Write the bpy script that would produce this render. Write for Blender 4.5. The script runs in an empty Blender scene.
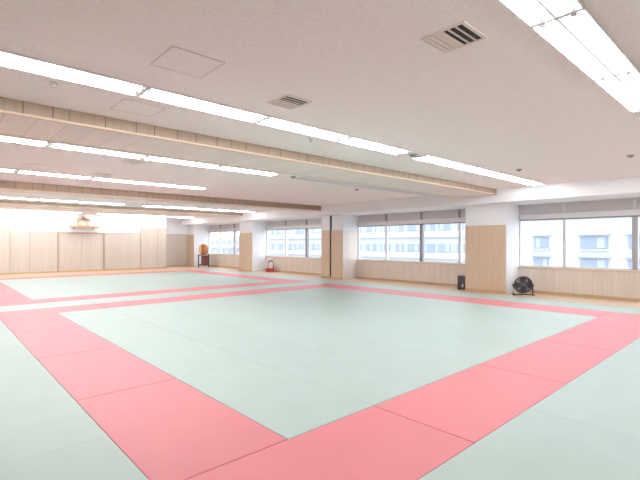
import bpy, bmesh, math, random
from mathutils import Vector, Matrix
random.seed(4)
S = bpy.context.scene
COL = S.collection
PI = math.pi

# ------------------------------------------------------------------ dimensions (metres)
ZC = 3.06            # ceiling
XW = 13.5            # window wall, inner face
XP = 12.65           # front of the pillars
XB = 12.1            # face of the bulkhead over the windows
YB = 25.2            # back wall
YN, XL = -3.2, -3.0  # near and left walls (behind and beside the viewer)
ORD = ['first', 'second', 'third', 'fourth', 'fifth', 'sixth', 'seventh', 'eighth', 'ninth', 'tenth', 'eleventh', 'twelfth', 'thirteenth']

# ------------------------------------------------------------------ materials
def nodes(name):
    m = bpy.data.materials.new(name); m.use_nodes = True
    nt = m.node_tree; nt.nodes.clear()
    out = nt.nodes.new('ShaderNodeOutputMaterial')
    return m, nt, out

def plain(name, col, rough=0.5, metal=0.0, spec=0.5, noise=0.0, nscale=8.0, bump=0.0, bscale=60.0, stretch=(1, 1, 1)):
    m, nt, out = nodes(name); N = nt.nodes.new; L = nt.links.new
    b = N('ShaderNodeBsdfPrincipled')
    b.inputs['Roughness'].default_value = rough; b.inputs['Metallic'].default_value = metal
    b.inputs['Specular IOR Level'].default_value = spec
    b.inputs['Base Color'].default_value = (*col, 1)
    tc = N('ShaderNodeTexCoord'); mp = N('ShaderNodeMapping'); mp.inputs['Scale'].default_value = stretch
    L(tc.outputs['Object'], mp.inputs['Vector'])
    if noise:
        n = N('ShaderNodeTexNoise'); n.inputs['Scale'].default_value = nscale; n.inputs['Detail'].default_value = 4
        L(mp.outputs[0], n.inputs['Vector'])
        r = N('ShaderNodeMapRange'); r.inputs['From Min'].default_value = .3; r.inputs['From Max'].default_value = .7
        r.inputs['To Min'].default_value = 1 - noise; r.inputs['To Max'].default_value = 1 + noise
        L(n.outputs[0], r.inputs[0])
        mx = N('ShaderNodeVectorMath'); mx.operation = 'SCALE'; mx.inputs[0].default_value = col
        L(r.outputs[0], mx.inputs['Scale']); L(mx.outputs[0], b.inputs['Base Color'])
    if bump:
        n2 = N('ShaderNodeTexNoise'); n2.inputs['Scale'].default_value = bscale; n2.inputs['Detail'].default_value = 3
        L(mp.outputs[0], n2.inputs['Vector'])
        bp = N('ShaderNodeBump'); bp.inputs['Strength'].default_value = bump; bp.inputs['Distance'].default_value = .01
        L(n2.outputs[0], bp.inputs['Height']); L(bp.outputs[0], b.inputs['Normal'])
    L(b.outputs[0], out.inputs[0])
    return m

def boarded(name, col, axis, pitch, gap=.05, vary=.06, dark=.55, rough=.45, grain=.05, spec=.4, jitter=0):
    """wood boards that repeat along one axis: a tone per board, a dark joint between boards, grain along z"""
    m, nt, out = nodes(name); N = nt.nodes.new; L = nt.links.new
    b = N('ShaderNodeBsdfPrincipled'); b.inputs['Roughness'].default_value = rough; b.inputs['Specular IOR Level'].default_value = spec
    tc = N('ShaderNodeTexCoord'); sp = N('ShaderNodeSeparateXYZ'); L(tc.outputs['Object'], sp.inputs[0])
    d = N('ShaderNodeMath'); d.operation = 'DIVIDE'; d.inputs[1].default_value = pitch; L(sp.outputs['XYZ'.index(axis)], d.inputs[0])
    fl = N('ShaderNodeMath'); fl.operation = 'FLOOR'; L(d.outputs[0], fl.inputs[0])
    fr = N('ShaderNodeMath'); fr.operation = 'FRACT'; L(d.outputs[0], fr.inputs[0])
    wn = N('ShaderNodeTexWhiteNoise'); wn.noise_dimensions = '1D'; L(fl.outputs[0], wn.inputs['W'])
    r = N('ShaderNodeMapRange'); r.inputs['To Min'].default_value = 1 - vary; r.inputs['To Max'].default_value = 1 + vary
    L(wn.outputs['Value'], r.inputs[0])
    lt = N('ShaderNodeMath'); lt.operation = 'LESS_THAN'; lt.inputs[1].default_value = gap
    if jitter:
        j = N('ShaderNodeMath'); j.operation = 'MULTIPLY'; j.inputs[1].default_value = jitter; L(wn.outputs['Value'], j.inputs[0])
        su = N('ShaderNodeMath'); su.operation = 'SUBTRACT'; L(fr.outputs[0], su.inputs[0]); L(j.outputs[0], su.inputs[1])
        ab = N('ShaderNodeMath'); ab.operation = 'ABSOLUTE'; L(su.outputs[0], ab.inputs[0]); L(ab.outputs[0], lt.inputs[0])
    else:
        L(fr.outputs[0], lt.inputs[0])
    jr = N('ShaderNodeMapRange'); jr.inputs['To Min'].default_value = 1; jr.inputs['To Max'].default_value = dark; L(lt.outputs[0], jr.inputs[0])
    mp = N('ShaderNodeMapping'); mp.inputs['Scale'].default_value = (14, 14, .8); L(tc.outputs['Object'], mp.inputs['Vector'])
    n = N('ShaderNodeTexNoise'); n.inputs['Scale'].default_value = 2.0; n.inputs['Detail'].default_value = 4; L(mp.outputs[0], n.inputs['Vector'])
    gr = N('ShaderNodeMapRange'); gr.inputs['From Min'].default_value = .3; gr.inputs['From Max'].default_value = .7
    gr.inputs['To Min'].default_value = 1 - grain; gr.inputs['To Max'].default_value = 1 + grain; L(n.outputs[0], gr.inputs[0])
    m1 = N('ShaderNodeMath'); m1.operation = 'MULTIPLY'; L(r.outputs[0], m1.inputs[0]); L(jr.outputs[0], m1.inputs[1])
    m2 = N('ShaderNodeMath'); m2.operation = 'MULTIPLY'; L(m1.outputs[0], m2.inputs[0]); L(gr.outputs[0], m2.inputs[1])
    mx = N('ShaderNodeVectorMath'); mx.operation = 'SCALE'; mx.inputs[0].default_value = col
    L(m2.outputs[0], mx.inputs['Scale']); L(mx.outputs[0], b.inputs['Base Color'])
    L(b.outputs[0], out.inputs[0])
    return m

def mat_mat(name, col, rough=.47):
    """vinyl judo mat with an embossed straw weave"""
    m, nt, out = nodes(name); N = nt.nodes.new; L = nt.links.new
    b = N('ShaderNodeBsdfPrincipled'); b.inputs['Roughness'].default_value = rough; b.inputs['Specular IOR Level'].default_value = .48
    tc = N('ShaderNodeTexCoord')
    w = N('ShaderNodeTexWave'); w.wave_type = 'BANDS'; w.bands_direction = 'X'; w.inputs['Scale'].default_value = 22; w.inputs['Distortion'].default_value = 1.2
    w.inputs['Detail'].default_value = 1; w.inputs['Detail Scale'].default_value = 6
    L(tc.outputs['Object'], w.inputs['Vector'])
    n = N('ShaderNodeTexNoise'); n.inputs['Scale'].default_value = 2.2; n.inputs['Detail'].default_value = 5; L(tc.outputs['Object'], n.inputs['Vector'])
    r = N('ShaderNodeMapRange'); r.inputs['From Min'].default_value = .3; r.inputs['From Max'].default_value = .7
    r.inputs['To Min'].default_value = .975; r.inputs['To Max'].default_value = 1.02; L(n.outputs[0], r.inputs[0])
    oi = N('ShaderNodeObjectInfo')
    r2 = N('ShaderNodeMapRange'); r2.inputs['To Min'].default_value = .98; r2.inputs['To Max'].default_value = 1.02; L(oi.outputs['Random'], r2.inputs[0])
    mm = N('ShaderNodeMath'); mm.operation = 'MULTIPLY'; L(r.outputs[0], mm.inputs[0]); L(r2.outputs[0], mm.inputs[1])
    mx = N('ShaderNodeVectorMath'); mx.operation = 'SCALE'; mx.inputs[0].default_value = col
    L(mm.outputs[0], mx.inputs['Scale']); L(mx.outputs[0], b.inputs['Base Color'])
    bp = N('ShaderNodeBump'); bp.inputs['Strength'].default_value = .12; bp.inputs['Distance'].default_value = .004
    L(w.outputs['Fac'], bp.inputs['Height']); L(bp.outputs[0], b.inputs['Normal'])
    L(b.outputs[0], out.inputs[0])
    return m

def emitter(name, col, strength):
    m, nt, out = nodes(name)
    e = nt.nodes.new('ShaderNodeEmission'); e.inputs[0].default_value = (*col, 1); e.inputs[1].default_value = strength
    nt.links.new(e.outputs[0], out.inputs[0])
    return m

def glass(name):
    m, nt, out = nodes(name); N = nt.nodes.new; L = nt.links.new
    t = N('ShaderNodeBsdfTransparent'); t.inputs[0].default_value = (.95, .97, .98, 1)
    g = N('ShaderNodeBsdfGlossy'); g.inputs['Roughness'].default_value = .02
    mx = N('ShaderNodeMixShader'); mx.inputs[0].default_value = .06
    L(t.outputs[0], mx.inputs[1]); L(g.outputs[0], mx.inputs[2]); L(mx.outputs[0], out.inputs[0])
    return m

TUBE_STRENGTH = 43.0
M = dict(
    mint=mat_mat('mint_vinyl', (.47, .585, .55)),
    red=mat_mat('coral_vinyl', (.73, .222, .255)),
    board_floor=boarded('floor_boards', (.72, .54, .39), 'Y', .11, .03, .05, .7, .35),
    subfloor=plain('subfloor', (.5, .45, .4), .8),
    ceiling=plain('ceiling_board', (.96, .91, .885), .95, spec=.1, noise=.045, nscale=38, bump=.35, bscale=70),
    white=plain('white_paint', (.88, .90, .94), .7, spec=.2, noise=.01),
    bulkhead=plain('bulkhead_paint', (.88, .89, .91), .6, spec=.3),
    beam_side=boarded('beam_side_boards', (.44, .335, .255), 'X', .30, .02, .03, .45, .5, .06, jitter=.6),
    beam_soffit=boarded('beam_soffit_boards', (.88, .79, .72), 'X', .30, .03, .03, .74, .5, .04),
    beam_edge=plain('beam_edge_wood', (.74, .58, .44), .5),
    wainscot=boarded('wainscot_boards', (.78, .69, .615), 'Y', .12, .06, .04, .84, .45, .05),
    cladding=boarded('pillar_cladding', (.66, .50, .365), 'Y', .43, .02, .02, .8, .45, .04),
    cladding_pale=boarded('pillar_side_cladding', (.80, .72, .68), 'X', .21, .02, .03, .93, .3, .03),
    panel=boarded('pale_wood_panel', (.63, .58, .53), 'X', .22, .03, .03, .93, .4, .05),
    panel_frame=plain('panel_frame_wood', (.46, .39, .31), .5),
    skirt=plain('skirting_wood', (.60, .40, .22), .5),
    alu=plain('aluminium_frame', (.72, .71, .73), .4, .2),
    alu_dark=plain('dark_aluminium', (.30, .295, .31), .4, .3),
    alu_mid=plain('grey_aluminium', (.48, .47, .49), .4, .2),
    blind=plain('blind_fabric', (.62, .60, .61), .8),
    glass=glass('window_glass'),
    fixture=plain('fixture_enamel', (.90, .90, .90), .35),
    fixture_grey=plain('fixture_spine', (.78, .80, .82), .4),
    tube=emitter('fluorescent_tube', (.95, .985, 1.0), TUBE_STRENGTH),
    tube_off=plain('unlit_tube', (.8, .8, .8), .3),
    black=plain('black_plastic', (.025, .025, .03), .4),
    dark_grey=plain('dark_grey_plastic', (.07, .07, .08), .45),
    vent_beige=plain('vent_enamel', (.84, .76, .70), .5),
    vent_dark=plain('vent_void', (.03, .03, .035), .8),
    grey=plain('grey_plastic', (.40, .38, .37), .5),
    gap=plain('hatch_trim', (.66, .59, .56), .5),
    drum_wood=plain('drum_varnish', (.48, .175, .05), .2, noise=.15, nscale=6, stretch=(1, 6, 6)),
    drum_skin=plain('drum_skin', (.78, .50, .26), .45),
    stand_wood=plain('stand_dark_wood', (.085, .03, .025), .35),
    stand_red=plain('stand_red_panel', (.18, .055, .05), .4),
    steel=plain('steel', (.6, .6, .6), .3, .9),
    ext_red=plain('extinguisher_red', (.48, .045, .045), .3),
    ext_white=plain('white_label', (.85, .83, .82), .5),
    shrine=plain('shrine_cypress', (.70, .52, .32), .5, noise=.06),
    shrine_roof=plain('shrine_roof', (.60, .42, .32), .6),
    shelf_wood=plain('shelf_wood', (.56, .38, .27), .5),
    leaf=plain('sprig_leaves', (.30, .42, .22), .6),
    china=plain('white_china', (.85, .85, .83), .25),
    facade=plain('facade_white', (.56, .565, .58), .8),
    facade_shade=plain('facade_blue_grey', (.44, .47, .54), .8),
    facade_pane=plain('facade_windows', (.27, .32, .42), .25),
    asphalt=plain('asphalt', (.35, .35, .36), .9),
)

# ------------------------------------------------------------------ mesh helpers
def BM(): return bmesh.new()
def box(bm, x0, x1, y0, y1, z0, z1):
    g = bmesh.ops.create_cube(bm, size=1)
    bmesh.ops.scale(bm, vec=(x1-x0, y1-y0, z1-z0), verts=g['verts'])
    bmesh.ops.translate(bm, vec=((x0+x1)/2, (y0+y1)/2, (z0+z1)/2), verts=g['verts'])
    return g['verts']
def cyl(bm, p, q, r, r2=None, seg=16, caps=True):
    p, q = Vector(p), Vector(q); d = q-p
    g = bmesh.ops.create_cone(bm, cap_ends=caps, segments=seg, radius1=r, radius2=r if r2 is None else r2, depth=d.length)
    rot = Vector((0, 0, 1)).rotation_difference(d.normalized()).to_matrix().to_4x4()
    bmesh.ops.transform(bm, matrix=Matrix.Translation((p+q)/2) @ rot, verts=g['verts'])
    return g['verts']
def lathe(bm, prof, seg=24, mat=None):
    """prof: (radius, height) pairs turned about z, then moved by mat"""
    rings = []
    for r, z in prof:
        rings.append([bm.verts.new((r*math.cos(2*PI*k/seg), r*math.sin(2*PI*k/seg), z)) for k in range(seg)])
    for a, b in zip(rings, rings[1:]):
        for k in range(seg):
            bm.faces.new((a[k], a[(k+1) % seg], b[(k+1) % seg], b[k]))
    for ring, rev in ((rings[0], True), (rings[-1], False)):
        bm.faces.new(list(reversed(ring)) if rev else ring)
    if mat is not None:
        bmesh.ops.transform(bm, matrix=mat, verts=[v for r in rings for v in r])
def tube(bm, pts, r, seg=8, closed=False):
    pts = [Vector(p) for p in pts]; n = len(pts); rings = []
    for i, p in enumerate(pts):
        a = pts[(i-1) % n] if (closed or i > 0) else p
        b = pts[(i+1) % n] if (closed or i < n-1) else p
        d = (b-a).normalized()
        u = d.cross(Vector((0, 0, 1)));
        if u.length < 1e-3: u = d.cross(Vector((0, 1, 0)))
        u.normalize(); v = d.cross(u)
        rings.append([bm.verts.new(p + r*(math.cos(2*PI*k/seg)*u + math.sin(2*PI*k/seg)*v)) for k in range(seg)])
    pairs = list(zip(rings, rings[1:])) + ([(rings[-1], rings[0])] if closed else [])
    for a, b in pairs:
        for k in range(seg):
            bm.faces.new((a[k], a[(k+1) % seg], b[(k+1) % seg], b[k]))
    if not closed:
        bm.faces.new(rings[0]); bm.faces.new(rings[-1])
def bev(bm, w, seg=1):
    bmesh.ops.bevel(bm, geom=list(bm.edges), offset=w, segments=seg, affect='EDGES', profile=.5)
def link(name, bm, mat, parent=None, loc=None, smooth=False):
    bmesh.ops.recalc_face_normals(bm, faces=bm.faces)
    me = bpy.data.meshes.new(name); bm.to_mesh(me); bm.free()
    if smooth:
        for p in me.polygons: p.use_smooth = True
        try: me.set_sharp_from_angle(angle=math.radians(40))
        except Exception: pass
    mats = mat if isinstance(mat, (list, tuple)) else [mat]
    for m in mats: me.materials.append(m)
    o = bpy.data.objects.new(name, me); COL.objects.link(o)
    if parent is not None: o.parent = parent
    if loc is not None: o.location = loc
    return o
def tag(o, label=None, cat=None, group=None, kind=None):
    if label: o['label'] = label
    if cat: o['category'] = cat
    if group: o['group'] = group
    if kind: o['kind'] = kind
    return o
def root(name, loc, label=None, cat=None, group=None, kind=None, rz=0.0):
    o = bpy.data.objects.new(name, None); COL.objects.link(o)
    o.location = loc; o.rotation_euler = (0, 0, rz); o.empty_display_size = .1
    return tag(o, label, cat, group, kind)
def B(*boxes, bevel=0.0):
    bm = BM()
    for b in boxes: box(bm, *b)
    if bevel: bev(bm, bevel)
    return bm
def dup(o, loc, parent=None):
    c = o.copy(); COL.objects.link(c); c.location = loc
    if parent is not None: c.parent = parent
    return c
def dup_tree(r, loc):
    c = r.copy(); COL.objects.link(c); c.location = loc
    for ch in list(r.children):
        k = ch.copy(); COL.objects.link(k); k.parent = c
        for g in list(ch.children):
            gg = g.copy(); COL.objects.link(gg); gg.parent = k
    return c
def st(name, bm, mat, label, cat, parent=None):
    return tag(link(name, bm, mat, parent), label, cat, kind='structure')

# ------------------------------------------------------------------ setting: floor, ceiling, walls
MX1, MY1 = 12.03, 22.58      # extent of the mats
fl = st('floor', B((XL, XW+.2, YN, 26.9, -.30, -.04)), M['subfloor'], 'floor slab under the tatami mats', 'floor')
link('wooden_apron', B((MX1+.004, XW, YN, 26.59, -.04, 0), (XL, MX1+.004, MY1+.004, 26.59, -.04, 0)), M['board_floor'], fl)
st('ceiling', B((XL-.2, XW+.25, YN-.2, 27, ZC, ZC+.25)), M['ceiling'], 'pale speckled ceiling of fibre boards', 'ceiling')
wl = st('wall_left', B((XL-.2, XL, YN-.2, 26.6, -.3, ZC)), M['wainscot'], 'wood boarded wall beside the mats', 'wall')
wn = st('wall_near', B((XL, XW+.2, YN-.2, YN, -.3, ZC)), M['wainscot'], 'wood boarded wall behind the viewer', 'wall')
# back wall: main part, and the recess by the windows
RX = 10.55
wb = st('wall_back', B((XL, RX, YB+.06, YB+.3, -.3, ZC), (RX-.2, RX, YB+.3, 26.6, -.3, ZC), (RX-.02, XW+.2, 26.6, 26.9, -.3, ZC)), M['white'],
        'white upper wall behind the pale wood panels', 'wall')
st('baseboard_back', B((XL, RX, YB-.012, YB+.05, 0, .07)), M['skirt'], 'thin brown skirting under the back panels', 'skirting')
st('baseboard_recess', B((RX, XP-.13, 26.5, 26.57, 0, .07)), M['skirt'], 'short brown skirting by the corner pillar', 'skirting')
# window wall below the sills
wr = st('wall_right', B((XW, XW+.2, YN, 26.59, -.3, .76)), M['white'], 'low wall under the windows', 'wall')
def bulk():
    bm = BM(); box(bm, XB, XW+.25, YN, 26.59, 2.68, ZC+.0005)
    return bm
st('wall_bulkhead', bulk(), M['bulkhead'], 'white bulkhead running above the windows', 'bulkhead')

# ------------------------------------------------------------------ pillars between the windows
BAYS = [(-3.199, 5.62), (6.92, 12.4), (13.7, 19.1), (20.4, 25.6)]
PILL = [(5.62, 6.92, 'white pillar clad in tan wood between the two nearest windows'),
        (12.4, 13.7, 'white pillar with a dark slot under the second wood beam'),
        (19.1, 20.4, 'white pillar clad in tan wood beside the red floor stand'),
        (25.6, 26.59, 'white corner pillar behind the orange drum')]
for i, (y0, y1, lab) in enumerate(PILL):
    if i == 1:
        bm = B((XP, XW+.2, y0, 13.07, 0, 2.68), (XP, XW+.2, 13.20, y1, 0, 2.68), (XP+.12, XW+.2, 13.07, 13.20, 0, 2.68))
    elif i == 3:
        bm = B((XP-.12, XW+.2, y0, y1, 0, 2.68))
    else:
        bm = B((XP, XW+.2, y0, y1, 0, 2.68))
    p = st('pillar', bm, M['white'], lab, 'pillar')
    xf = XP-.12 if i == 3 else XP
    if i == 1:
        link('front_cladding', B((xf-.03, xf-.001, y0, 13.08, 0, 2.05), bevel=.004), M['cladding'], p)
        link('front_cladding', B((xf-.03, xf-.001, 13.17, y1, 0, 2.05), bevel=.004), M['cladding'], p)
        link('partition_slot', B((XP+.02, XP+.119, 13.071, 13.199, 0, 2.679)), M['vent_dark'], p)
    else:
        link('front_cladding', B((xf-.03, xf-.001, y0, y1, 0, 2.05), bevel=.004), M['cladding'], p)
    link('side_cladding', B((xf-.025, XW-.001, y0-.016, y0-.001, 0, 2.03), bevel=.003), M['cladding_pale'] if i in (1,) else M['white'], p)
    link('skirting', B((xf-.042, xf-.031, y0-.01, y1, 0, .075)), M['skirt'], p)

# ------------------------------------------------------------------ wainscot, sills and skirting under each window
for i, (y0, y1) in enumerate(BAYS):
    a, b = y0+.001, y1-.018
    w = st('wainscot_%d' % (i+1), B((XW-.03, XW-.001, a, b, 0, .745)), M['wainscot'], 'boarded wood wainscot under window bay %s from the viewer' % ORD[i], 'wainscot')
    link('sill', B((XW-.06, XW+.05, a, b, .746, .785), bevel=.005), M['beam_edge'], w)
    link('skirting', B((XW-.045, XW-.031, a, b, 0, .08)), M['skirt'], w)

# ------------------------------------------------------------------ windows
HEAD, RAIL0, RAIL1, SILL = 2.68, 2.19, 2.38, .785
THICK = [2.65, 9.18, 15.75, 22.39]
THIN = [[-.66, 1.0, 4.33], [7.63, 10.85], [14.12, 17.41], [24.12]]
for i, (y0, y1) in enumerate(BAYS):
    w = root('window_%d' % (i+1), (XW+.05, (y0+y1)/2, SILL), 'aluminium window with grey blind boxes, bay %s from the viewer' % ORD[i], 'window', kind='structure')
    oy = (y0+y1)/2; z = lambda v: v-SILL; y = lambda v: v-oy
    link('frame', B((.0, .08, y(y0), y(y1), z(SILL), z(SILL)+.04), (.0, .08, y(y0), y(y1), z(HEAD)-.02, z(HEAD)),
                    (.0, .08, y(y0), y(y0)+.05, z(SILL)+.04, z(HEAD)-.02), (.0, .08, y(y1)-.05, y(y1), z(SILL)+.04, z(HEAD)-.02)), M['alu'], w)
    link('transom_rail', B((-.05, .07, y(y0)+.05, y(y1)-.05, z(RAIL0)+.035, z(RAIL1)), bevel=.006), M['alu'], w)
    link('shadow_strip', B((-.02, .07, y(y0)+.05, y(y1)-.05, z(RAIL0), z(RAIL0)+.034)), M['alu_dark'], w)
    cuts = sorted(THIN[i] + [THICK[i]])
    for c in cuts:
        t = c in (THICK[i],)
        h = .065 if t else .04
        link('mullion', B((-.02 if not t else -.045, .085, y(c)-h, y(c)+h, z(SILL)+.04, z(RAIL0)), bevel=.004), (M['alu_dark'] if i in (1, 2) else M['alu_mid']) if t else M['alu'], w)
        link('head_mullion', B((-.03, .085, y(c)-.045, y(c)+.045, z(RAIL1), z(HEAD)-.02)), M['alu_dark'] if i else M['alu'], w)
    e = [y0+.004] + cuts + [y1-.004]
    for a, b in zip(e, e[1:]):
        link('pane', B((.035, .043, y(a)+.02, y(b)-.02, z(SILL)+.04, z(RAIL0))), M['glass'], w)
        link('blind_box', B((.0, .06, y(a)+.045, y(b)-.045, z(RAIL1)+.001, z(HEAD)-.021)), M['blind'], w)

# ------------------------------------------------------------------ wood-clad ceiling beams
for k, (y0, y1, zb, lab) in enumerate([(5.65, 6.78, 2.90, 'first wood clad ceiling beam from the viewer'), (13.15, 13.68, 2.85, 'second wood clad ceiling beam ending at the slotted pillar'),
                                   (19.2, 20.35, 2.93, 'third ceiling beam, farthest from the viewer')]):
    b = st('ceiling_beam', B((XL, XB-.03, y0+.02, y1-.02, zb+.02, ZC)), M['white'], lab, 'beam')
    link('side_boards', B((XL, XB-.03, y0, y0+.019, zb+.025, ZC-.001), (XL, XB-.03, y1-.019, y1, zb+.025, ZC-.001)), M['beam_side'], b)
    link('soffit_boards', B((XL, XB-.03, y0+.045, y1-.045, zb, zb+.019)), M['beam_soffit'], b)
    link('edge_strip', B((XL, XB-.03, y0-.004, y0+.044, zb-.003, zb+.024), (XL, XB-.03, y1-.044, y1+.004, zb-.003, zb+.024), bevel=.003), M['beam_edge'], b)
    link('end_board', B((XB-.029, XB-.001, y0, y1, zb, ZC-.001)), M['beam_side'], b)

# ------------------------------------------------------------------ tatami mats, each 1 m by 2 m
def mat_mesh(name, lx, ly, mat):
    g, e = (.003, .006) if mat is M['red'] else (.0008, .0022)
    bm = B((-lx/2+g, lx/2-g, -ly/2+g, ly/2-g, -.04, 0)); bev(bm, e, 2)
    o = link(name, bm, mat); me = o.data; bpy.data.objects.remove(o)
    return me
MESH = {}
for c in ('mint', 'red'):
    for lx, ly in ((1, 2), (2, 1), (1, 1)):
        MESH[c, lx, ly] = mat_mesh('%s_mat' % c, lx, ly, M[c])
def put_mat(c, lx, ly, x0, y0, label, group):
    o = bpy.data.objects.new('tatami_mat', MESH[c, lx, ly]); COL.objects.link(o)
    o.location = (x0+lx/2, y0+ly/2, 0)
    tag(o, label, 'mat', group)
X0, Y0 = 1.03, 1.58
for s, (ys, sq) in enumerate([(Y0, 'near'), (Y0+11, 'far')]):
    g = 'red mats around the %s square' % sq
    for k in range(5):
        put_mat('red', 2, 1, X0+2*k, ys, 'coral red mat, %s from the left in the front strip of the %s red square' % (ORD[k], sq), g)
        put_mat('red', 2, 1, X0+2*k, ys+9, 'coral red mat, %s from the left in the rear strip of the %s red square' % (ORD[k], sq), g)
    for k in range(4):
        put_mat('red', 1, 2, X0, ys+1+2*k, 'coral red mat, %s from the front in the left strip of the %s red square' % (ORD[k], sq), g)
        put_mat('red', 1, 2, X0+9, ys+1+2*k, 'coral red mat, %s from the front in the window strip of the %s red square' % (ORD[k], sq), g)
    for i in range(8):
        for k in range(4):
            put_mat('mint', 1, 2, X0+1+i, ys+1+2*k, 'mint mat in %s red square, %s column from the left, %s row from front' % (sq, ORD[i], ORD[k]), 'mint mats inside the %s red square' % sq)
for k in range(5):
    put_mat('mint', 2, 1, X0+2*k, Y0+10, 'mint mat, %s from the left in the strip between the two red squares' % ORD[k], 'mint mats between the red squares')
for k in range(11):
    put_mat('mint', 1, 2, X0+10, -.42+2*k, 'mint mat, %s from the front in the column along the wooden floor' % ORD[k], 'mint mats along the window side')
    put_mat('mint', 1, 2, X0-1, -.42+2*k, 'mint mat, %s from the front in the column left of the red squares' % ORD[k], 'mint mats left of the red squares')
for x0 in (X0+10, X0-1):
    put_mat('mint', 1, 1, x0, 21.58, 'square mint mat at the far end of the %s column' % ('window side' if x0 > 5 else 'left'), 'mint end mats')
for k in range(5):
    for j in range(2):
        put_mat('mint', 2, 1, X0+1+2*k-(2 if 0 else 0) if k < 4 else X0, .58-j if k < 4 else .58-j, 'mint mat, %s from the left, %s row before the front red strip' % (ORD[k+1 if k < 4 else 0], ORD[j]), 'mint mats before the front red strip') if k < 4 else put_mat('mint', 1, 1, X0, .58-j, 'square mint mat at the left end, %s row before the front red strip' % ORD[j], 'mint mats before the front red strip')
for j in range(2):
    put_mat('mint', 1, 1, X0+9, .58-j, 'square mint mat at the window end, %s row before the front red strip' % ORD[j], 'mint mats before the front red strip')

# ------------------------------------------------------------------ ceiling lights
def make_fixture(lx, lit):
    w = .34
    r = root('ceiling_light', (0, 0, ZC))
    h = lx/2-.006
    # shallow open tray: four low rims and a back, two tubes, a ridge between them
    D = .024
    link('housing', B((-h, h, -w/2, -w/2+.010, -D, -.001), (-h, h, w/2-.010, w/2, -D, -.001), (-h, -h+.010, -w/2+.010, w/2-.010, -D, -.001),
                      (h-.010, h, -w/2+.010, w/2-.010, -D, -.001)), M['fixture'], r)
    link('reflector', B((-h+.010, h-.010, -w/2+.010, w/2-.010, -.006, -.001)), M['fixture'], r)
    bm = BM()
    vs = [bm.verts.new(p) for p in ((-h+.011, -.04, -.0065), (-h+.011, .04, -.0065), (-h+.011, .008, -.026), (-h+.011, -.008, -.026),
                                    (h-.011, -.04, -.0065), (h-.011, .04, -.0065), (h-.011, .008, -.026), (h-.011, -.008, -.026))]
    for f in ((0, 1, 2, 3), (7, 6, 5, 4), (0, 4, 5, 1), (1, 5, 6, 2), (2, 6, 7, 3), (3, 7, 4, 0)): bm.faces.new([vs[i] for i in f])
    link('spine', bm, M['fixture_grey'], r)
    for sgn in (-1, 1):
        bm = BM(); cyl(bm, (-h+.045, sgn*.10, -.022), (h-.045, sgn*.10, -.022), .014, seg=10)
        link('lamp_tube', bm, M['tube'] if lit else M['tube_off'], r, smooth=True)
        for e in (-1, 1):
            link('lamp_holder', B((e*(h-.028)-.016, e*(h-.028)+.016, sgn*.10-.016, sgn*.10+.016, -.034, -.0065)), M['fixture_grey'], r)
    return r
FIX = {}
def fixture(lx, lit, x, y, label, group):
    k = (round(lx, 2), lit)
    if k not in FIX:
        FIX[k] = make_fixture(lx, lit); o = FIX[k]; o.location = (x, y, ZC)
    else:
        o = dup_tree(FIX[k], (x, y, ZC))
    tag(o, label, 'ceiling light', group)
ROWS = [(1.06, 'nearest the viewer', 2), (4.42, 'before the first beam', 2), (7.77, 'behind the first beam', 1), (11.12, 'before the second beam', 1),
        (14.47, 'behind the second beam', 1), (17.82, 'before the third beam', 2), (21.17, 'behind the third beam', 1), (24.3, 'along the back wall', 2)]
for y, nm, runs in ROWS:
    xe = 6.08 if y < 2 else 5.98 if y < 5 else 5.76
    for k in range(3 if y < 2 else 4 if y < 12 else 5):
        fixture(1.46, True, xe-.73-1.46*k, y, 'lit white ceiling light, %s from the gap in the row %s' % (ORD[k], nm), 'ceiling lights in the row ' + nm)
    for k in range(4):
        if runs == 2:
            fixture(1.36, True, 6.45+.68+1.36*k, y, 'lit white ceiling light, %s past the gap towards the window, row %s' % (ORD[k], nm), 'ceiling lights in the row ' + nm)
        elif y > 4 and y < 8:
            fixture(1.36, False, 6.45+.68+1.36*k, y, 'unlit ceiling light, %s past the gap towards the window, row %s' % (ORD[k], nm), 'ceiling lights in the row ' + nm)

# ------------------------------------------------------------------ ceiling vents, hatches, detectors
def vent(x, y, label):
    r = root('ceiling_vent', (x, y, ZC), label, 'vent', 'square vents in the ceiling')
    link('frame', B((-.17, .17, -.18, -.165, -.012, -.001), (-.17, .17, .165, .18, -.012, -.001), (-.17, -.155, -.165, .165, -.012, -.001), (.155, .17, -.165, .165, -.012, -.001)), M['vent_beige'], r)
    link('blank_plate', B((-.154, .154, .0, .164, -.008, -.001)), M['vent_beige'], r)
    link('dark_opening', B((-.154, .154, -.164, -.001, -.004, -.001)), M['vent_dark'], r)
    for k in range(3):
        link('slat', B((-.15, .15, .035+k*.045, .044+k*.045, -.016, -.0085)), M['vent_beige'], r)
    for k in range(3):
        link('slat', B((-.15, .15, -.165+k*.058, -.152+k*.058, -.012, -.0045)), M['vent_beige'], r)
vent(2.93, 1.70, 'half dark square ceiling vent before the row of lights nearest the viewer')
vent(2.93, 3.70, 'half dark square ceiling vent beside the lights before the first beam')
vent(2.88, 8.40, 'half dark square ceiling vent behind the first wood beam')
vent(2.88, 10.42, 'half dark square ceiling vent before the second wood beam')
def hatch(x, y, label):
    r = root('access_hatch', (x, y, ZC), label, 'access hatch', 'square access hatches in the ceiling')
    a = .235
    t = .008
    link('trim_frame', B((-a, a, -a, -a+t, -.005, -.001), (-a, a, a-t, a, -.005, -.001), (-a, -a+t, -a+t, a-t, -.005, -.001), (a-t, a, -a+t, a-t, -.005, -.001)), M['gap'], r)
    link('cover', B((-a+.011, a-.011, -a+.011, a-.011, -.004, -.001)), M['ceiling'], r)
hatch(1.65, 3.50, 'square access hatch in the ceiling before the first row of long lights')
hatch(1.78, 5.05, 'square access hatch in the ceiling between lights and first beam')
hatch(1.62, 10.30, 'square access hatch in the ceiling before the second beam')
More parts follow.
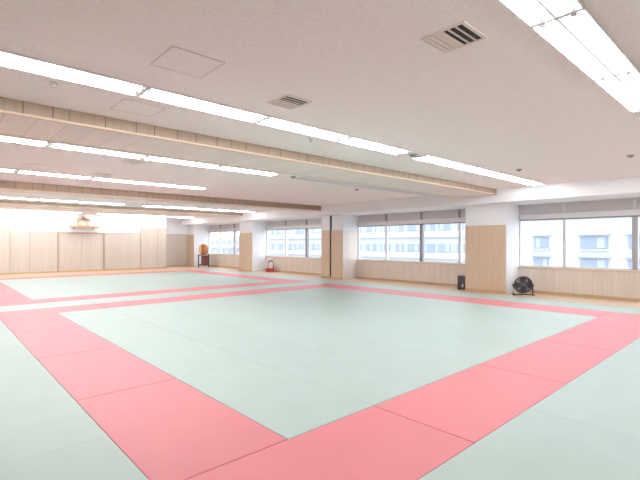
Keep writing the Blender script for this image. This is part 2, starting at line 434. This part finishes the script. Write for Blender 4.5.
def detector(x, y, label, r0=.055):
    r = root('smoke_detector', (x, y, ZC), label, 'smoke detector', 'round detectors on the ceiling')
    bm = BM(); lathe(bm, [(r0, -.001), (r0, -.018), (r0*.8, -.022)], 20); link('base', bm, M['grey'], r)
    bm = BM(); lathe(bm, [(r0*.6, -.022), (r0*.62, -.04), (r0*.35, -.048)], 20); link('sensor_head', bm, M['grey'], r)
detector(.89, 4.80, 'small round detector beside the lights at the left', .035)
detector(4.21, 4.80, 'small round detector beside the lights before the first beam, mid ceiling', .03)
detector(6.27, 4.42, 'round detector in the gap between two runs of lights', .075)
detector(9.16, 3.80, 'round dark detector before the lit row near the bulkhead', .06)
detector(9.15, 1.86, 'round detector near the window beside the nearest row of lights', .06)
detector(9.08, 8.35, 'round detector behind the first beam near the windows', .06)
detector(6.27, 7.77, 'round detector in the light gap behind the first beam', .07)

# ------------------------------------------------------------------ panels along the back wall
def xs(px):   # where a sight line at that column meets the back wall (measured)
    F, yaw = 426.84, math.radians(47.519); r = (px-320)/F
    return YB*(math.cos(yaw)+r*math.sin(yaw))/(math.sin(yaw)-r*math.cos(yaw))
def panel(px0, px1, h, depth, label, dbl=False, x0=None, x1=None, yb=YB):
    a = xs(px0) if x0 is None else x0; b = xs(px1) if x1 is None else x1
    w = b-a; d = depth
    r = root('wall_panel', ((a+b)/2, yb+.05, .071), label, 'wall panel', 'pale wood panels along the back wall')
    link('board', B((-w/2+.006, w/2-.006, -.05-d+.012, .008, 0, h-.1), bevel=.004), M['panel'], r)
    link('top_trim', B((-w/2, w/2, -.05-d, .009, h-.099, h-.072), bevel=.003), M['panel_frame'], r)
    link('edge_strip', B((w/2-.0055, w/2+.006, -.05-d+.005, .008, 0, h-.1)), M['panel_frame'], r)
panel(None, 9.5, 2.22, .05, 'taller pale wood panel at the far left of the back wall', x0=XL+.02)
panel(9.5, 29.5, 2.07, .0, 'narrow pale wood panel beside the tall panel at the left')
panel(29.5, 57.5, 2.07, .0, 'pale wood panel just left of the double sliding doors')
panel(105, 140.5, 2.07, .0, 'pale wood panel just right of the double sliding doors')
panel(140.5, 157.2, 2.38, .05, 'left one of the two tall pale panels towards the windows')
panel(157.2, None, 2.38, .05, 'right one of the two tall pale panels towards the windows', x1=RX-.01)
panel(None, None, 2.07, 0, 'pale wood panel in the recess beside the corner pillar', x0=RX+.02, x1=XP-.13, yb=26.53)
# double sliding doors
a, b = xs(57.5)+.01, xs(105)-.01
d = root('door_1', ((a+b)/2, YB+.05, .071), 'pair of pale wood sliding doors in a brown frame under the shrine shelf', 'door', kind='structure')
w = b-a
link('door_frame', B((-w/2, -w/2+.06, -.07, .008, 0, 2.0), (w/2-.06, w/2, -.07, .008, 0, 2.0), (-w/2+.06, w/2-.06, -.07, .008, 1.93, 2.0), bevel=.003), M['panel_frame'], d)
for k in range(2):
    dl = link('door_leaf', B((-w/2+.061 if k == 0 else .004, -.004 if k == 0 else w/2-.061, -.02, .006, 0, 1.928), bevel=.003), M['panel'], d)

# ------------------------------------------------------------------ household shrine on its shelf
sx0, sx1 = xs(69), xs(97.5); sxm = (sx0+sx1)/2; sw = sx1-sx0
SZ = 2.39
r = root('wall_shelf', (sxm, YB+.055, SZ), 'brown wooden shelf high on the white back wall above the doors', 'shelf')
link('board', B((-sw/2, sw/2, -.42, 0, -.045, 0), bevel=.006), M['shelf_wood'], r)
link('front_lip', B((-sw/2, sw/2, -.445, -.421, -.07, .012), bevel=.004), M['shelf_wood'], r)
for s in (-1, 1):
    bm = BM(); x = s*sw*.33
    vs = [bm.verts.new(p) for p in ((x-.02, 0, -.0455), (x-.02, -.3, -.0455), (x-.02, 0, -.16), (x+.02, 0, -.0455), (x+.02, -.3, -.0455), (x+.02, 0, -.16))]
    for f in ((0, 1, 2), (5, 4, 3), (0, 3, 4, 1), (1, 4, 5, 2), (2, 5, 3, 0)): bm.faces.new([vs[i] for i in f])
    link('bracket', bm, M['shelf_wood'], r)
r = root('household_shrine', (sxm-.06, YB-.16, SZ), 'small wooden shrine with a gabled roof in the middle of the shelf', 'shrine')
link('plinth', B((-.27, .27, -.18, .15, 0, .05), bevel=.004), M['shrine'], r)
link('body', B((-.21, .21, -.10, .13, .051, .30), bevel=.004), M['shrine'], r)
for s in (-1, 1):
    dd = link('shrine_door', B((s*.055-.05, s*.055+.05, -.115, -.101, .07, .25), bevel=.002), M['china'], r)
    bm = BM(); cyl(bm, (s*.17, -.14, .051), (s*.17, -.14, .30), .016); link('post', bm, M['shrine'], r, smooth=True)
bm = BM()
prof = [(-.32, .295), (-.18, .35), (-.06, .43), (0, .45), (.06, .43), (.18, .35), (.32, .295)]
f0 = [bm.verts.new((x, -.20, z)) for x, z in prof]; f1 = [bm.verts.new((x, .14, z)) for x, z in prof]
g0 = [bm.verts.new((x, -.20, z+.035)) for x, z in prof]; g1 = [bm.verts.new((x, .14, z+.035)) for x, z in prof]
for i in range(6):
    bm.faces.new((f0[i], f0[i+1], f1[i+1], f1[i])); bm.faces.new((g0[i], g1[i], g1[i+1], g0[i+1]))
    bm.faces.new((f0[i], g0[i], g0[i+1], f0[i+1])); bm.faces.new((f1[i], f1[i+1], g1[i+1], g1[i]))
bm.faces.new((f0[0], f1[0], g1[0], g0[0])); bm.faces.new((f0[-1], g0[-1], g1[-1], f1[-1]))
link('roof', bm, M['shrine_roof'], r)
bm = BM(); cyl(bm, (0, -.24, .50), (0, .16, .50), .03, seg=10); link('ridge_log', bm, M['shrine_roof'], r)
for s, lab in ((-1, 'sprig of leaves in a white vase left of the little shrine'), (1, 'sprig of leaves in a white vase right of the little shrine')):
    r = root('sprig_vase', (sxm+s*.62, YB-.2, SZ), lab, 'vase', 'sprig vases on the shelf')
    bm = BM(); lathe(bm, [(.035, 0), (.055, .05), (.05, .1), (.025, .14), (.03, .16)], 16); link('vase', bm, M['china'], r, smooth=True)
    bm = BM()
    for k in range(26):
        an = random.uniform(0, 2*PI); rr = random.uniform(.01, .07); z = random.uniform(.18, .40)
        c = Vector((rr*math.cos(an), rr*math.sin(an), z)); t = Vector((math.cos(an), math.sin(an), .8)).normalized()
        n = t.cross(Vector((0, 0, 1))).normalized()
        q = [bm.verts.new(c), bm.verts.new(c+t*.03+n*.014), bm.verts.new(c+t*.07), bm.verts.new(c+t*.03-n*.014)]
        bm.faces.new(q)
    cyl(bm, (0, 0, .14), (0, 0, .38), .006, seg=6)
    link('sprig', bm, M['leaf'], r)

# ------------------------------------------------------------------ taiko drum on its stand
TX, TY = 12.66, 24.6
face = math.atan2(-TY, -TX)     # towards the middle of the room
r = root('drum_stand', (TX, TY, 0), 'dark red-brown wooden stand carrying the orange drum', 'drum stand', rz=face)
for sx in (-1, 1):
    for sy in (-1, 1):
        link('post', B((sx*.24-.03, sx*.24+.03, sy*.31-.03, sy*.31+.03, .05, .80), bevel=.005), M['stand_wood'], r)
for sx in (-1, 1):
    link('cross_rail', B((sx*.24-.025, sx*.24+.025, -.279, .279, .72, .79), bevel=.005), M['stand_wood'], r)
    link('lower_rail', B((sx*.24-.022, sx*.24+.022, -.279, .279, .12, .18), bevel=.005), M['stand_wood'], r)
for sy in (-1, 1):
    link('side_rail', B((-.209, .209, sy*.31-.022, sy*.31+.022, .12, .18), bevel=.005), M['stand_wood'], r)
    link('foot', B((-.32, .32, sy*.31-.035, sy*.31+.035, 0, .049), bevel=.006), M['stand_wood'], r)
link('red_panel', B((-.19, .19, -.14, .278, .181, .719), bevel=.008), M['stand_red'], r)
link('brass_strip', B((.2655, .275, -.27, .27, .745, .775)), M['steel'], r)
DR = .34
r2 = root('taiko_drum', (TX, TY, .793), 'orange-brown barrel drum lying on the dark stand by the far window', 'drum', rz=face)
r2.scale = (1, .78, 1)
rot = Matrix.Translation((0, 0, DR*.93)) @ Matrix.Rotation(.35, 4, 'Z') @ Matrix.Rotation(PI/2, 4, 'X')
prof = [(.255 + .085*math.cos(PI*t/2/.30)**1.0, t) for t in [-.28+.56*k/14 for k in range(15)]]
bm = BM(); lathe(bm, prof, 40, rot); link('barrel', bm, M['drum_wood'], r2, smooth=True)
for s in (-1, 1):
    bm = BM(); lathe(bm, [(.275, s*.262), (.285, s*.275), (.272, s*.292), (.265, s*.294)] if s > 0 else [(.265, -.294), (.272, -.292), (.285, -.275), (.275, -.262)], 40, rot)
    link('drumhead', bm, M['drum_skin'], r2, smooth=True)
bm = BM(); p = rot @ Vector((.338, 0, 0))
tube(bm, [p + Vector((.0, .045*math.cos(2*PI*k/20), .045*math.sin(2*PI*k/20))) for k in range(20)], .008, closed=True)
link('ring_handle', bm, M['steel'], r2, smooth=True)

# ------------------------------------------------------------------ fire extinguisher stand by the third pillar
r = root('fire_extinguisher', (13.12, 18.2, 0), 'small fire extinguisher in a red floor stand beside the third pillar', 'fire extinguisher', rz=math.atan2(-18.2, -13.12))
link('base_tray', B((-.17, .17, -.21, .21, 0, .04), (-.17, -.15, -.21, .21, .0401, .20), (.15, .17, -.21, .21, .0401, .20), (-.149, .149, -.21, -.19, .0401, .20), (-.149, .149, .19, .21, .0401, .20), bevel=.004), M['ext_red'], r)
bm = BM(); lathe(bm, [(.07, .041), (.078, .06), (.078, .43), (.06, .48), (.03, .51), (.03, .53)], 24, Matrix.Translation((0, .07, 0))); link('cylinder', bm, M['ext_white'], r, smooth=True)
bm = BM(); tube(bm, [(0, .07, .56), (0, -.02, .57), (.0, -.09, .50), (.0, -.10, .30), (.0, -.09, .12)], .022); link('hose', bm, M['dark_grey'], r, smooth=True)
bm = BM(); tube(bm, [(.0, .12, .531), (0, .20, .50), (.0, .175, .30), (.0, .165, .10)], .018); link('hose_return', bm, M['dark_grey'], r, smooth=True)
link('valve_head', B((-.03, .03, .03, .12, .531, .58), bevel=.005), M['dark_grey'], r)
link('lever', B((-.012, .012, -.02, .15, .581, .60), (-.012, .012, .13, .15, .6005, .63), bevel=.003), M['ext_red'], r)
link('sign_post', B((-.15, -.135, .05, .09, .0401, .66)), M['steel'], r)
link('sign_plate', B((-.134, -.125, -.10, .16, .62, .74), bevel=.002), M['ext_white'], r)

# ------------------------------------------------------------------ small black speaker beside the first pillar
r = root('speaker', (12.72, 7.10, 0), 'small black upright speaker on the wooden floor beside the nearest pillar', 'speaker', rz=math.atan2(-7.1, -12.72))
link('cabinet', B((-.12, .12, -.125, .125, .02, .44), bevel=.01), M['black'], r)
link('grille', B((.1201, .130, -.105, .105, .20, .42), bevel=.004), M['dark_grey'], r)
link('control_plate', B((.1201, .126, -.07, .07, .05, .17), bevel=.002), M['dark_grey'], r)
link('white_label', B((.1262, .1285, .01, .05, .09, .19)), M['ext_white'], r)
for s in (-1, 1):
    for t in (-1, 1):
        bm = BM(); cyl(bm, (s*.09, t*.09, 0), (s*.09, t*.09, .0199), .015, seg=12); link('foot', bm, M['dark_grey'], r)
bm = BM(); tube(bm, [(0, -.06, .4405), (0, -.06, .465), (0, .06, .465), (0, .06, .4405)], .009); link('carry_handle', bm, M['dark_grey'], r)

# ------------------------------------------------------------------ black floor fan
FX, FY = 12.62, 5.12
FR = .238
r = root('floor_fan', (FX, FY, 0), 'round black drum fan on the wooden floor in front of the nearest window', 'fan', rz=math.atan2(-FY, -FX)+.25)
tilt = Matrix.Translation((0, 0, .30)) @ Matrix.Rotation(math.radians(78), 4, 'Y') @ Matrix.Rotation(0, 4, 'Z')
# shell: an open drum
bm = BM()
seg = 40; rings = []
for rr, z in [(FR-.012, -.10), (FR, -.10), (FR+.004, 0), (FR, .10), (FR-.012, .10), (FR-.008, 0)]:
    rings.append([bm.verts.new((rr*math.cos(2*PI*k/seg), rr*math.sin(2*PI*k/seg), z)) for k in range(seg)])
for i in range(6):
    p, q = rings[i], rings[(i+1) % 6]
    for k in range(seg): bm.faces.new((p[k], p[(k+1) % seg], q[(k+1) % seg], q[k]))
bmesh.ops.transform(bm, matrix=tilt, verts=bm.verts); link('drum_shell', bm, M['black'], r, smooth=True)
for nm, z in (('front_grille', .092), ('rear_grille', -.092)):
    bm = BM()
    for k in range(1, 9):
        rr = FR*(.14+.1*k)
        tube(bm, [(rr*math.cos(2*PI*t/32), rr*math.sin(2*PI*t/32), z) for t in range(32)], .0048, 6, True)
    for k in range(20):
        an = 2*PI*k/20; cyl(bm, (.05*math.cos(an), .05*math.sin(an), z), ((FR-.01)*math.cos(an), (FR-.01)*math.sin(an), z), .0045, seg=6)
    cyl(bm, (0, 0, z-.004), (0, 0, z+.008), .055, seg=24)
    bmesh.ops.transform(bm, matrix=tilt, verts=bm.verts); link(nm, bm, M['dark_grey'], r)
bm = BM(); cyl(bm, (0, 0, -.075), (0, 0, .055), .05, seg=20); bmesh.ops.transform(bm, matrix=tilt, verts=bm.verts); link('motor_hub', bm, M['black'], r, smooth=True)
for k in range(4):
    bm = BM(); g = []
    for j, (rr, wd, tw) in enumerate([(.045, .05, .6), (.12, .085, .5), (.19, .11, .4), (.215, .08, .35)]):
        for s in (-1, 1):
            for e in (-1, 1):
                g.append(bm.verts.new((rr, s*wd*math.cos(tw), s*wd*math.sin(tw)*.45 + e*.003)))
    for j in range(3):
        i = j*4
        for q in ((0, 4, 5, 1), (2, 3, 7, 6), (0, 2, 6, 4), (1, 5, 7, 3)): bm.faces.new([g[i+n] for n in q])
    bm.faces.new([g[0], g[1], g[3], g[2]]); bm.faces.new([g[12], g[14], g[15], g[13]])
    bmesh.ops.transform(bm, matrix=tilt @ Matrix.Rotation(PI/2*k, 4, 'Z'), verts=bm.verts); link('blade', bm, M['dark_grey'], r)
sb = FR+.022
for s in (-1, 1):
    bm = BM(); tube(bm, [(0, s*(FR+.006), .30), (0, s*sb, .30), (0, s*sb, .03), (0, s*sb, .02)], .016); link('stand_arm', bm, M['black'], r, smooth=True)
    bm = BM(); tube(bm, [(-.13, s*sb, .018), (.13, s*sb, .018)], .018); link('foot', bm, M['black'], r, smooth=True)
    bm = BM(); cyl(bm, (0, s*(sb+.016), .30), (0, s*(sb+.03), .30), .026, seg=16); link('tilt_knob', bm, M['dark_grey'], r)
bm = BM(); tube(bm, [(-.09, -sb+.019, .018), (-.09, sb-.019, .018)], .014); link('cross_tube', bm, M['black'], r, smooth=True)

# ------------------------------------------------------------------ outside: street and the blocks across it
st('ground', B((XW+3, 170, -60, 190, -12.3, -12)), M['asphalt'], 'street far below the windows', 'street')
def block(x, y0, y1, top, rows, wins, label, dep=12.0, bands=True):
    """a white block whose rooms look this way: rows of (low, high), wins of (start, end) along the facade"""
    oy = (y0+y1)/2
    r = root('apartment_building', (x, oy, -12), label, 'building', 'white blocks across the street')
    link('wall', B((.3, dep, y0-oy, y1-oy, 0, top+12)), M['facade'], r)
    link('roof_parapet', B((-.1, dep, y0-oy-.1, y1-oy+.1, top+12.001, top+12.5)), M['facade'], r)
    for za, zb in rows:
        if bands:
            link('balcony', B((-.75, .299, y0-oy, y1-oy, za+12-1.25, za+12-.12)), M['facade'], r)
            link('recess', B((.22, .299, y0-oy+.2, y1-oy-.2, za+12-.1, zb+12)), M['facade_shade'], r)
        for wa, wb in wins:
            f = link('window', B((.12, .219, wa-oy, wb-oy, za+12, zb+12-.1)), M['facade_pane'], r)
            a = random.uniform(wa, wb-.3*(wb-wa)); 
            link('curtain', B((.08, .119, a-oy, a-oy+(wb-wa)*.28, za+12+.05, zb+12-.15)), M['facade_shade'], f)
            if not bands:
                link('awning', B((-.5, .299, wa-oy-.4, wb-oy+.4, zb+12+.15, zb+12+.28)), M['facade_shade'], f)
                link('window_sill', B((-.2, .299, wa-oy-.2, wb-oy+.2, za+12-.25, za+12-.1)), M['facade'], f)
def spread(y0, y1, pitch, w):
    out = []; y = y0+.6
    while y + pitch < y1:
        ww = w*random.uniform(.75, 1.2); out.append((y, y+ww)); y += pitch*random.uniform(.85, 1.15)
    return out
block(75, 27, 112, 6.9, [(4.0, 5.5), (-.3, 1.4), (-4.6, -2.9)], spread(27, 112, 4.0, 2.6), 'long white apartment block seen through the farther windows')
block(60, 6, 25.2, 4.6, [(.85, 2.35), (-2.1, -.4), (-5.1, -3.4)], [(7.5, 9.6), (11.2, 12.4), (14.5, 17.4), (21.2, 23.0)], 'white block with few blue windows seen through the nearest window', bands=False)
block(88, 113, 190, 3.4, [(1.0, 2.6), (-2.6, -1.0), (-6.2, -4.6)], spread(113, 190, 4.4, 2.4), 'pale block seen through the farthest window behind the drum')

# ------------------------------------------------------------------ daylight and camera
wd = bpy.data.worlds.new('overcast_sky'); S.world = wd; wd.use_nodes = True
nt = wd.node_tree; nt.nodes.clear()
bg = nt.nodes.new('ShaderNodeBackground'); out = nt.nodes.new('ShaderNodeOutputWorld')
bg.inputs[0].default_value = (.86, .93, 1.0, 1); bg.inputs[1].default_value = 3.3
nt.links.new(bg.outputs[0], out.inputs[0])
cam = bpy.data.cameras.new('camera'); co = bpy.data.objects.new('camera', cam); COL.objects.link(co)
cam.sensor_width = 36; cam.lens = 426.84/640*36; cam.shift_y = 3.12/640; cam.clip_start = .05; cam.clip_end = 400
yaw = math.radians(47.519)
co.location = (0, 0, 1.5025); co.rotation_euler = (PI/2, 0, yaw-PI/2)
S.camera = co
S.cycles.diffuse_bounces = 6
S.view_settings.view_transform = 'Standard'; S.view_settings.look = 'None'
S.view_settings.exposure = 0.2; S.view_settings.gamma = 1.0; S.view_settings.use_curve_mapping = False
